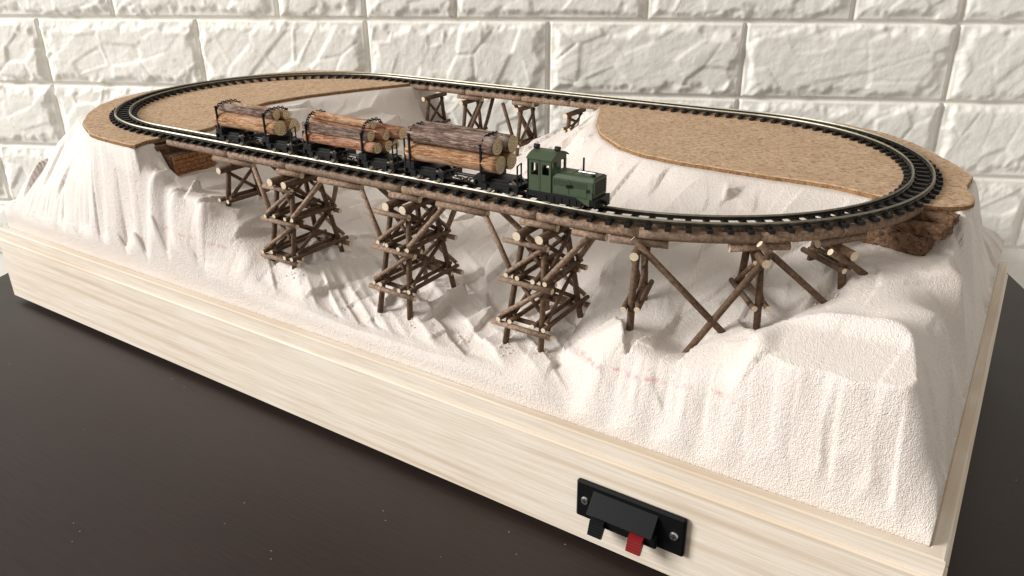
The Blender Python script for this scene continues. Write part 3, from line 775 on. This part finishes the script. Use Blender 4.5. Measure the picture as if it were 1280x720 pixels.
# decks
def deck(name, joints, label, beams, knees):
    p, _ = trk(joints[len(joints)//2], 0, 128); root = thing(name, tuple(p), label, 'bridge deck', 'log bridge decks under the track')
    for off in (5.3, -5.3):
        for a, b2 in zip(joints[:-1], joints[1:]):
            pa, pb = trk(a, off, 130.65)[0], trk(b2, off, 130.65)[0]
            mid = trk((a+b2)/2, off, 130.65)[0]; bow = mid-(pa+pb)/2
            n = max(2, int((b2-a)/6)); b_ = MB(); d = (pb-pa)/np.linalg.norm(pb-pa); pts = []
            for k in range(n+1):
                t = k/n; pts.append(pa+(pb-pa)*t+bow*4*t*(1-t)+np.array([0, 0, random.uniform(-.03, .03)]))
            pts[0] = pts[0]+d*.12; pts[-1] = pts[-1]-d*.12
            b_.path(pts, 2.35, 10); b_.I[-2:] = [1, 1]
            o = b_.build('stringer', [M_TWIG, M_TWIGEND], root, True)
            for pl in o.data.polygons:
                if len(pl.vertices) > 4: pl.use_smooth = False
        for a, b2, r_ in beams:
            fr_a, fr_b = trk(a, off, 126.55)[0], trk(b2, off, 126.55)[0]
            log('under_beam', fr_a, fr_b, r_, root)
        for (sa, za), (sb_, zb, ob) in knees:
            sg = 1 if off > 0 else -1
            log('knee_brace', trk(sa, off+sg*.4, za)[0], trk(sb_, sg*ob, zb)[0], 1.35, root)
    return root
xj = lambda x: s_of_x(x)
fj = [xj(178), xj(234), xj(281.5), xj(362), xj(438), s4, s5, s6, s_of_angle(-9)]
beams = [(xj(219), xj(253), 1.8)]+[(xj(x_-9), xj(x_+9.5), 1.75) for x_, _ in towers]+[(xj(304), xj(334), 1.75), (xj(382), xj(411), 1.75), (xj(455), s4-13, 1.75), (s4-11.5, s4+11.5, 1.8), (s5-11.5, s5+12, 1.8), (s6-10, s6+12, 1.8)]
kn = []
for xc, _ in towers: kn += [((xj(xc-28), 125.4), (xj(xc-9), 105.5, 14.0)), ((xj(xc+24), 125.4), (xj(xc+9), 105.5, 14.8))]
deck('bridge_deck', fj, 'log stringers carrying the train over the front canyon and curve', beams, kn)
bj = [sb(368), sb(326), sb(284), sb(232), sb(195), sb(168)]
deck('bridge_deck', bj, 'log stringers carrying the empty back track in front of the brick wall', [(sb(x_+9), sb(x_-9), 1.75) for x_ in (232, 284)]+[(sb(247), sb(223), 1.75), (sb(312), sb(296), 1.75)][0:1], [])

# ------------------------------------------------------------------ log cars
def truck(root, fr):
    b_ = MB()
    b_.box((-11.5, -6.3, 2.6), (11.5, -4.9, 5.4), bev=.3, fr=fr); b_.box((-11.5, 4.9, 2.6), (11.5, 6.3, 5.4), bev=.3, fr=fr)
    b_.box((-11.5, -4.95, 3.4), (11.5, 4.95, 5.0), fr=fr)
    for x_ in (-11.8, 10.8): b_.box((x_, -7.2, 2.8), (x_+1.3, 7.2, 5.6), bev=.2, fr=fr)
    for x_ in (-6, 6):
        for y_ in (-6.9, 6.9): b_.box((x_-1.6, y_-.55, 1.5), (x_+1.6, y_+.55, 4.4), bev=.2, fr=fr)
    return b_.build('truck_frame', M_BLACK, root)
def wheelset(root, fr, x_):
    b_ = MB()
    for y_ in (-4.5, 4.5):
        b_.tube((x_, y_-.9, 3.0), (x_, y_+.9, 3.0), 3.0, n=18, fr=fr); b_.tube((x_, y_-(1.2 if y_ > 0 else -.6), 3.0), (x_, y_-(.6 if y_ > 0 else -1.2), 3.0), 3.5, n=18, fr=fr)
    b_.tube((x_, -5, 3), (x_, 5, 3), .7, n=8, fr=fr)
    return b_.build('wheelset', M_WHEEL, root)
def chain(pts, fr, link=1.5, r=.28, step=1.9):
    """row of alternating links along a polyline"""
    b_ = MB(); pts = [np.array(p, float) for p in pts]
    seg = [np.linalg.norm(b-a) for a, b in zip(pts[:-1], pts[1:])]; tot = sum(seg); k = 0; d = 0
    while d < tot:
        acc = 0
        for i, sg in enumerate(seg):
            if d <= acc+sg: break
            acc += sg
        t = (d-acc)/sg; c_ = pts[i]*(1-t)+pts[i+1]*t; dr = (pts[i+1]-pts[i])/sg
        a = np.cross(dr, (0, 0, 1.0) if abs(dr[2]) < .9 else (0, 1.0, 0)); a /= np.linalg.norm(a); bb = np.cross(dr, a); sd_ = a if k % 2 else bb
        loop = [c_+dr*math.cos(w)*link+sd_*math.sin(w)*.75 for w in np.linspace(0, 2*math.pi, 9)]
        b_.path(loop, r, 4, fr=fr); d += step; k += 1
    return b_
def log_car(c0, c1, label, logs, stake_h, wrap_h):
    s0 = (c0+c1)/2; fr = frame_at(s0, ZR); p, _ = trk(s0, 0, ZR)
    root = thing('log_car', tuple(p), label, 'log car', 'black skeleton log cars')
    hl = (c1-c0)/2
    for sx in (-1, 1):
        sc = s0+sx*hl; ft = frame_at(sc, ZR)
        tr_ = truck(root, ft); wheelset(tr_, ft, -6); wheelset(tr_, ft, 6)
        b_ = MB(); b_.box((-9.4, -8.4, 5.4), (-4.2, 8.4, 8.6), bev=.3, fr=ft); b_.box((-3.9, -5.5, 5.0), (6.5, 5.5, 6.6), bev=.3, fr=ft); b_.build('bolster', M_BLACK, tr_)
        so = -6.8
        for sy in (-1, 1):
            b_ = MB(); b_.box((so-.5, sy*8.0-.5, 5.6), (so+.5, sy*8.0+.5, stake_h), bev=.15, fr=ft); b_.box((so-.75, sy*8.0-.75, stake_h-1.0), (so+.75, sy*8.0+.75, stake_h-.2), bev=.2, fr=ft)
            b_.build('stake', M_BLACK, tr_)
        xe = sx*11.2; b_ = MB()
        b_.path([(xe, -6.4, 5.2), (xe, -6.4, 14.2), (xe, -3.2, 15.0), (xe, -3.2, 5.2)], .42, 5, fr=ft); b_.path([(xe, -6.4, 9.8), (xe, -3.2, 10.0)], .36, 5, fr=ft)
        if sx > 0: b_.path([(xe, 2.4, 5.2), (xe, 2.4, 16.0), (xe, 6.4, 16.0), (xe, 6.4, 5.2)], .5, 5, fr=ft)
        b_.build('brake_stand', M_BLACK, tr_)
        b_ = MB(); b_.box((sx*12.0-1.4, -1.5, 2.4), (sx*12.0+1.4, 1.5, 4.6), bev=.3, fr=ft); b_.build('coupler', M_BLACK, tr_)
        yy = np.linspace(-8.0, 8.0, 11); pts = [(so+.4, a, stake_h-1.5+(wrap_h-stake_h+1.5)*max(0, 1-(a/8.0)**4)) for a in yy]
        chain(pts, ft, 1.0, .26, 1.4).build('load_chain', M_BLACK, root)
    x0 = -hl+11.8; x1 = hl-11.8
    pts = [(x0+(x1-x0)*t, -3.2+.4*math.sin(t*6), 5.4-2.1*math.sin(math.pi*t)) for t in np.linspace(0, 1, 9)]
    chain(pts, fr, 1.3, .3, 2.0).build('link_chain', M_BLACK, root)
    b_ = MB(); b_.tube((x0-3, 0, 4.4), (x1+3, 0, 4.4), .8, n=8, fr=fr); b_.build('centre_rod', M_BLACK, root)
    for (xa, xb, y_, z_, r_, mat, lab) in logs:
        q = MB(); n = 18; rings = 15; V = []; F = []; I = []; ph = random.random()*9; sd_ = random.randint(0, 999)
        xm = (xa+xb)/2
        for k in range(rings):
            t = k/(rings-1)
            for i in range(n):
                an = 2*math.pi*i/n
                rr_ = r_*(1+.055*math.sin(3*an+ph)*1.0+.16*(fbm(np.array([an*2.2+ph]), np.array([t*4.0+ph]), sd_, 3)[0]-.45))*(1.03-.07*t)
                V.append((xa+(xb-xa)*t-xm, math.cos(an)*rr_+.25*math.sin(3*t+ph), math.sin(an)*rr_+.3*math.sin(2.3*t+ph)))
        for k in range(rings-1):
            for i in range(n): F.append((k*n+i, k*n+(i+1) % n, (k+1)*n+(i+1) % n, (k+1)*n+i)); I.append(0)
        F.append(tuple(range(n))[::-1]); F.append(tuple((rings-1)*n+i for i in range(n))); I += [1, 1]
        me_ = bpy.data.meshes.new('log'); me_.from_pydata((np.array(V)*MM).tolist(), [], F); me_.materials.append(mat); me_.materials.append(M_LOGEND)
        me_.polygons.foreach_set('material_index', I); me_.polygons.foreach_set('use_smooth', [i == 0 for i in I]); me_.update()
        o = bpy.data.objects.new('log', me_); C.objects.link(o); o.location = Vector(fr((xm, y_, z_)))*MM
        o.rotation_euler = (random.uniform(-3, 3), 0, trk(s0)[1]); tag(o, lab, 'log', 'logs loaded on the cars')
    return root
ZB = 8.8
log_car(xj(238), xj(276.5), 'rearmost log car, next to the left cork sheet, carrying an orange load',
        [(-29, 20, -4.0, ZB+4.2, 4.2, M_BARK_O, 'thick orange-brown log facing the viewer on the rearmost car'),
         (-28, 22, 4.2, ZB+4.1, 4.0, M_BARK_O, 'thick log on the far side of the rearmost car'),
         (-28, 16, -2.2, ZB+10.4, 2.7, M_BARK_G, 'thin upper log on the viewer side of the rearmost car'),
         (-28, 18, 2.9, ZB+10.2, 2.6, M_BARK_O, 'thin upper log on the far side of the rearmost car')], 21.0, 22.2)
log_car(xj(308), xj(346), 'middle log car of the train carrying a pile of seven thin logs',
        [(-29, 20, -5.2, ZB+2.7, 2.75, M_BARK_R, 'bottom thin log nearest the viewer on the middle car'),
         (-28, 22, .2, ZB+2.9, 2.85, M_BARK_R, 'bottom thin log in the centre of the middle car'),
         (-28, 22, 5.4, ZB+2.7, 2.6, M_BARK_G, 'bottom thin log on the far side of the middle car'),
         (-29, 16, -5.0, ZB+8.0, 2.75, M_BARK_G, 'second-row thin log nearest the viewer on the middle car'),
         (-28, 21, .0, ZB+8.4, 2.6, M_BARK_R, 'second-row thin log in the centre of the middle car'),
         (-28, 27, 5.6, ZB+8.9, 3.3, M_BARK_R, 'longest log, jutting out at the top right of the middle car'),
         (-28, 14, -.6, ZB+12.9, 2.1, M_BARK_O, 'short thin log lying on top of the pile of the middle car')], 19.0, 23.5)
log_car(xj(376), xj(416.5), 'log car coupled behind the green locomotive with four thick logs',
        [(-30, 21.5, -4.1, ZB+4.1, 4.05, M_BARK_O, 'lower reddish log nearest the viewer on the car behind the locomotive'),
         (-28, 22, 4.0, ZB+4.0, 3.9, M_BARK_R, 'lower log on the far side of the car behind the locomotive'),
         (-29, 20, -4.0, ZB+12.2, 4.0, M_BARK_G, 'upper grey-barked log nearest the viewer on the car behind the locomotive'),
         (-28, 22.5, 4.2, ZB+12.2, 4.15, M_BARK_G, 'upper log on the far side of the car behind the locomotive')], 22.0, 25.0)

# ------------------------------------------------------------------ locomotive
sL = xj(449); fr0_ = frame_at(sL, ZR); fr = lambda q: fr0_((q[0]*.80, q[1]*.86, q[2]*.80)); lp, _ = trk(sL, 0, ZR)
loco = thing('locomotive', tuple(lp), 'small dark green diesel locomotive with a cab at the head of the train', 'locomotive')
def LB(name, mat, fn, smooth=False, parent=loco):
    b_ = MB(); fn(b_); return b_.build(name, mat, parent, smooth)
def plate(b_, ax, c0, c1, u0, u1, v0, v1, holes):
    """thin wall normal to axis ax between c0,c1 with rectangular holes (u0,u1,v0,v1), split into boxes"""
    us = sorted({u0, u1, *[h_[0] for h_ in holes], *[h_[1] for h_ in holes]}); vs_ = sorted({v0, v1, *[h_[2] for h_ in holes], *[h_[3] for h_ in holes]})
    for a, b2 in zip(us[:-1], us[1:]):
        for c_, d in zip(vs_[:-1], vs_[1:]):
            um, vm = (a+b2)/2, (c_+d)/2
            if any(h_[0] < um < h_[1] and h_[2] < vm < h_[3] for h_ in holes): continue
            lo, hi = ((c0, a, c_), (c1, b2, d)) if ax == 0 else ((a, c0, c_), (b2, c1, d))
            b_.box(lo, hi, fr=fr)
HW = 7.4
def underframe(b_):
    b_.box((-19.5, -6.2, 2.4), (19.5, 6.2, 6.2), fr=fr); b_.box((-19.8, -7.6, 3.2), (19.8, 7.6, 6.4), bev=.2, fr=fr)
    b_.box((-14, -7.9, 1.6), (13, -7.2, 5.8), bev=.15, fr=fr); b_.box((-14, 7.2, 1.6), (13, 7.9, 5.8), bev=.15, fr=fr)
    for x_ in (-9, -4.4, .2, 4.8, 9):
        for y_ in (-8.05, 8.05): b_.box((x_-1.1, y_-.25, 2.2), (x_+1.1, y_+.25, 5.0), bev=.1, fr=fr)
LB('underframe', M_BLACK, underframe)
for x_ in (-7, 7): wheelset(loco, fr0_, x_)
for x_, sg in ((19.8, 1), (-19.8, -1)):
    def bb(b_, x_=x_, sg=sg):
        b_.box(sorted2 if False else (min(x_, x_+sg*1.1), -7.6, 1.8), (max(x_, x_+sg*1.1), 7.6, 6.6), bev=.2, fr=fr)
    LB('buffer_beam', M_BLACK, bb)
    def cc(b_, x_=x_, sg=sg):
        b_.tube((x_+sg*.8, 0, 4.0), (x_+sg*3.0, 0, 4.0), .8, n=8, fr=fr); b_.box((min(x_+sg*2.6, x_+sg*4.4), -1.6, 2.7), (max(x_+sg*2.6, x_+sg*4.4), 1.6, 5.2), bev=.3, fr=fr)
    LB('coupler', M_BLACK, cc)
ZF = 6.4
CB0, CB1 = -19.4, -5.6; CH = 23.6
def cab(b_):
    side = [(-18.0, -13.6, 14.8, 21.4), (-11.2, -7.0, 15.4, 20.9)]
    plate(b_, 1, -HW, -HW+.7, CB0, CB1, ZF, CH, side); plate(b_, 1, HW-.7, HW, CB0, CB1, ZF, CH, side)
    plate(b_, 0, CB0, CB0+.7, -HW+.7, HW-.7, ZF, CH, [(-5.4, -1.4, 15.6, 21.2), (1.4, 5.4, 15.6, 21.2)])
    plate(b_, 0, CB1-.7, CB1, -HW+.7, HW-.7, ZF, CH, [(-6.0, -2.2, 16.8, 22.0), (2.2, 6.0, 16.8, 22.0)])
    for yy in (-HW-.18, HW+.02):      # door frame strips
        for x_ in (-12.6, -6.0): b_.box((x_-.25, yy, ZF), (x_+.25, yy+.16, CH-.6), fr=fr)
        b_.box((-12.6, yy, 21.2), (-6.0, yy+.16, 21.6), fr=fr)
        b_.box((-18.2, yy, 14.2), (-13.2, yy+.16, 14.6), fr=fr)
    for x_ in (CB0+.02, CB1-.7+.02):   # gables under the curved roof
        ar = [(y_, CH+(1-(y_/HW)**2)*2.9) for y_ in np.linspace(-HW+.1, HW-.1, 11)]
        b_.prism([(-HW+.1, CH-.3)]+ar+[(HW-.1, CH-.3)], 0, x_, x_+.66, fr=fr)
LB('cab', M_GREEN, cab)
LB('door_gap', M_CAVITY, lambda b_: [b_.box((-13.1, yy, ZF+.2), (-12.85, yy+.3, CH-.4), fr=fr) for yy in (-HW-.06, HW-.24)])
def roof(b_):
    ys_ = np.linspace(-HW-1.0, HW+1.0, 17); top = [(y_, CH+.5+(1-(y_/(HW+1))**2)*3.1) for y_ in ys_]; bot = [(y_, CH-.1+(1-(y_/(HW+1))**2)*3.1) for y_ in ys_[::-1]]
    b_.prism(top+bot, 0, CB0-.9, CB1+.9, fr=fr)
roof_o = LB('roof', M_GREEN, roof, False)
for x_, y_ in ((CB0+.4, -1.2), (CB1-.6, -1.2)):
    def lamp(b_, x_=x_, y_=y_):
        b_.tube((x_-.9, y_, CH+5.0), (x_+.9, y_, CH+5.0), 1.05, n=12, fr=fr); b_.box((x_-.4, y_-.4, CH+3.2), (x_+.4, y_+.4, CH+4.4), fr=fr)
        b_.tube((x_-.6, y_+2.2, CH+4.6), (x_+.6, y_+2.2, CH+4.6), .8, n=10, fr=fr); b_.box((x_-.3, y_+1.9, CH+3.0), (x_+.3, y_+2.5, CH+4.4), fr=fr)
    LB('roof_lamp', M_BLACK, lamp, parent=roof_o)
HD0, HD1, HT = -5.6, 18.6, 17.4
def hood(b_):
    h_ = 6.9; b_.prism([(-h_, ZF), (h_, ZF), (h_, 15.2), (h_-1.3, 16.9), (h_-2.6, HT), (-h_+2.6, HT), (-h_+1.3, 16.9), (-h_, 15.2)], 0, HD0+.02, HD1, fr=fr)
hood_o = LB('hood', M_GREEN, hood)
def panels(b_):
    for sy in (-1, 1):
        y0, y1 = sorted((sy*6.85, sy*7.12))
        for xa, xb in ((-4.6, 4.9), (5.3, 15.2)):
            b_.box((xa, y0, 7.0), (xb, y1, 10.9), bev=.08, fr=fr); b_.box((xa, y0, 14.4), (xb, y1, 14.9), fr=fr)
            b_.box((xa, y0, 11.0), (xa+.5, y1, 14.4), fr=fr); b_.box((xb-.5, y0, 11.0), (xb, y1, 14.4), fr=fr)
    b_.box((-4.4, -4.0, HT), (4.8, 4.0, HT+.3), bev=.1, fr=fr); b_.box((5.4, -4.0, HT), (15.4, 4.0, HT+.3), bev=.1, fr=fr)
    b_.prism([(-7.1, 17.0), (-7.1, 7.6)]+[(-7.1, 3.0), (-4.5, 3.0), (-4.5, 17.0)] if False else [(-7.2, ZF-.2), (-7.2, 10), (-6.9, 10), (-6.9, ZF-.2)], 0, 15.4, 18.5, fr=fr)
LB('hood_panel', M_GREEN, panels)
for sy in (-1, 1):
    for xa, xb in ((-4.0, 4.4), (5.9, 14.6)):
        def gr(b_, sy=sy, xa=xa, xb=xb):
            for k in range(5):
                z_ = 11.25+k*.62; y0, y1 = sorted((sy*6.8, sy*7.02)); b_.box((xa, y0, z_), (xb, y1, z_+.32), fr=fr)
        LB('louvre', M_GREEN2, gr, parent=hood_o)
def front_skirt(b_):
    for sy in (-1, 1):
        y0, y1 = sorted((sy*7.1, sy*7.5)); b_.prism([(9.5, ZF+.1), (17.5, ZF+.1), (17.5, ZF-3.4), (16.0, ZF-3.2)], 1, y0+.45*sy, y1+.45*sy, fr=fr)
LB('front_skirt', M_GREEN, front_skirt)
LB('grille_frame', M_GREEN, lambda b_: [b_.box((HD1, -6.6, 7.2), (HD1+.5, -5.4, 16.4), fr=fr), b_.box((HD1, 5.4, 7.2), (HD1+.5, 6.6, 16.4), fr=fr), b_.box((HD1, -5.4, 15.3), (HD1+.5, 5.4, 16.4), fr=fr), b_.box((HD1, -5.4, 7.2), (HD1+.5, 5.4, 8.2), fr=fr)])
LB('radiator', M_GREEN2, lambda b_: [b_.box((HD1, -5.4+k*.9, 8.2), (HD1+.3, -5.4+k*.9+.5, 15.3), fr=fr) for k in range(12)])
for x_, z_ in ((4.2, 11.4), (6.2, 11.6), (16.0, 10.6)):
    LB('handle', M_BLACK, lambda b_, x_=x_, z_=z_: b_.path([(x_+.7*math.cos(w), -7.35, z_+.85*math.sin(w)) for w in np.linspace(0, 2*math.pi, 10)], .22, 4, fr=fr), parent=hood_o)
LB('exhaust_pipe', M_BLACK, lambda b_: b_.tube((8.0, 2.0, HT), (8.0, 2.0, HT+7.6), .42, n=10, fr=fr), parent=hood_o)
LB('hood_rail', M_SILVER, lambda b_: b_.path([(7.6, -2.0, HT+.2), (7.6, -2.0, HT+1.3), (17.2, -2.0, HT+1.3), (17.2, -2.0, HT+.2)], .33, 6, fr=fr), parent=hood_o)
LB('filler_cap', M_BLACK, lambda b_: b_.tube((17.0, -3.4, HT), (17.0, -3.4, HT+1.4), .9, n=12, fr=fr), parent=hood_o)

# ------------------------------------------------------------------ spring terminal on the front board
TX0, TX1, TZ0, TZ1 = 480.2, 528.6, 14.4, 33.0
term = thing('wire_terminal', ((TX0+TX1)/2, 0, TZ0), 'black spring wire terminal with black and red levers on the pine front board', 'terminal')
b_ = MB(); b_.box((TX0, -2.6, TZ0), (TX1, -.02, TZ1), bev=.8); b_.build('plate', M_BLACKSAT, term)
b_ = MB(); b_.box((TX0+9.0, -5.4, TZ0+1.2), (TX1-10.5, -2.55, TZ0+8.0), bev=.5); b_.build('socket_block', M_BLACKSAT, term)
b_ = MB(); b_.prism([(-2.55, TZ1-2.6), (-8.8, TZ0+8.6), (-8.0, TZ0+7.6), (-2.55, TZ0+9.2)], 0, TX0+8.2, TX1-11.4); b_.build('hood', M_BLACKSAT, term)
for x_, mt, nm in ((TX0+12.3, M_BLACKSAT, 'black'), (TX1-18.6, M_RED, 'red')):
    b_ = MB(); b_.prism([(-5.3, TZ0+5.6), (-7.4, TZ0+4.4), (-9.3, TZ0-1.4), (-8.0, TZ0-2.1), (-5.3, TZ0+1.6)], 0, x_-3.1, x_+3.1)
    for k in range(4): 
        t = (k+1)/5.0; y_ = -7.4+(-1.9)*t; z_ = TZ0+4.4-5.8*t
        b_.tube((x_-3.0, y_, z_), (x_+3.0, y_, z_), .32, n=6)
    lv = b_.build('lever', mt, term); tag(lv, nm+' push lever')
    b_ = MB(); b_.tube((x_, -5.6, TZ0+5.9), (x_, -5.35, TZ0+5.9), 1.3, n=14); b_.build('wire_hole', M_CAVITY, term)
for x_ in (TX0+4.3, TX1-4.3):
    b_ = MB(); zc = (TZ0+TZ1)/2
    b_.tube((x_, -2.6, zc), (x_, -3.3, zc), 1.9, 1.5, n=18, mi=0)
    b_.box((x_-1.2, -3.36, zc-.25), (x_+1.2, -3.2, zc+.25), 1); b_.box((x_-.25, -3.35, zc-1.2), (x_+.25, -3.19, zc+1.2), 1)
    b_.build('screw', [M_SCREW, M_CAVITY], term)

# ------------------------------------------------------------------ foam crumbs round the tower feet
cb = MB(); rg = np.random.RandomState(5)
spots = [(373, 20), (371, 60), (351, 21), (292, 20), (271, 22), (449, 21), (429, 20), (488, 30), (536, 50), (551, 72), (222, 25), (330, 14), (400, 22)]
for sx, sy in spots:
    for k in range(rg.randint(5, 12)):
        x, y = sx+rg.normal(0, 3.4), sy+rg.normal(0, 2.4); y = max(9, y); r = rg.uniform(.3, .75); z = ground(x, y)+r*.5
        V = [np.array(v_)*r*rg.uniform(.7, 1.25) for v_ in ((1, 0, 0), (-1, 0, 0), (0, 1, 0), (0, -1, 0), (0, 0, 1), (0, 0, -1))]
        cb.add([np.array([x, y, z])+v_ for v_ in V], [(0, 2, 4), (2, 1, 4), (1, 3, 4), (3, 0, 4), (2, 0, 5), (1, 2, 5), (3, 1, 5), (0, 3, 5)])
cr_o = cb.build('foam_crumbs', M_CRUMB); tag(cr_o, 'tiny white foam crumbs scattered round the tower feet', 'foam crumbs', kind='stuff')
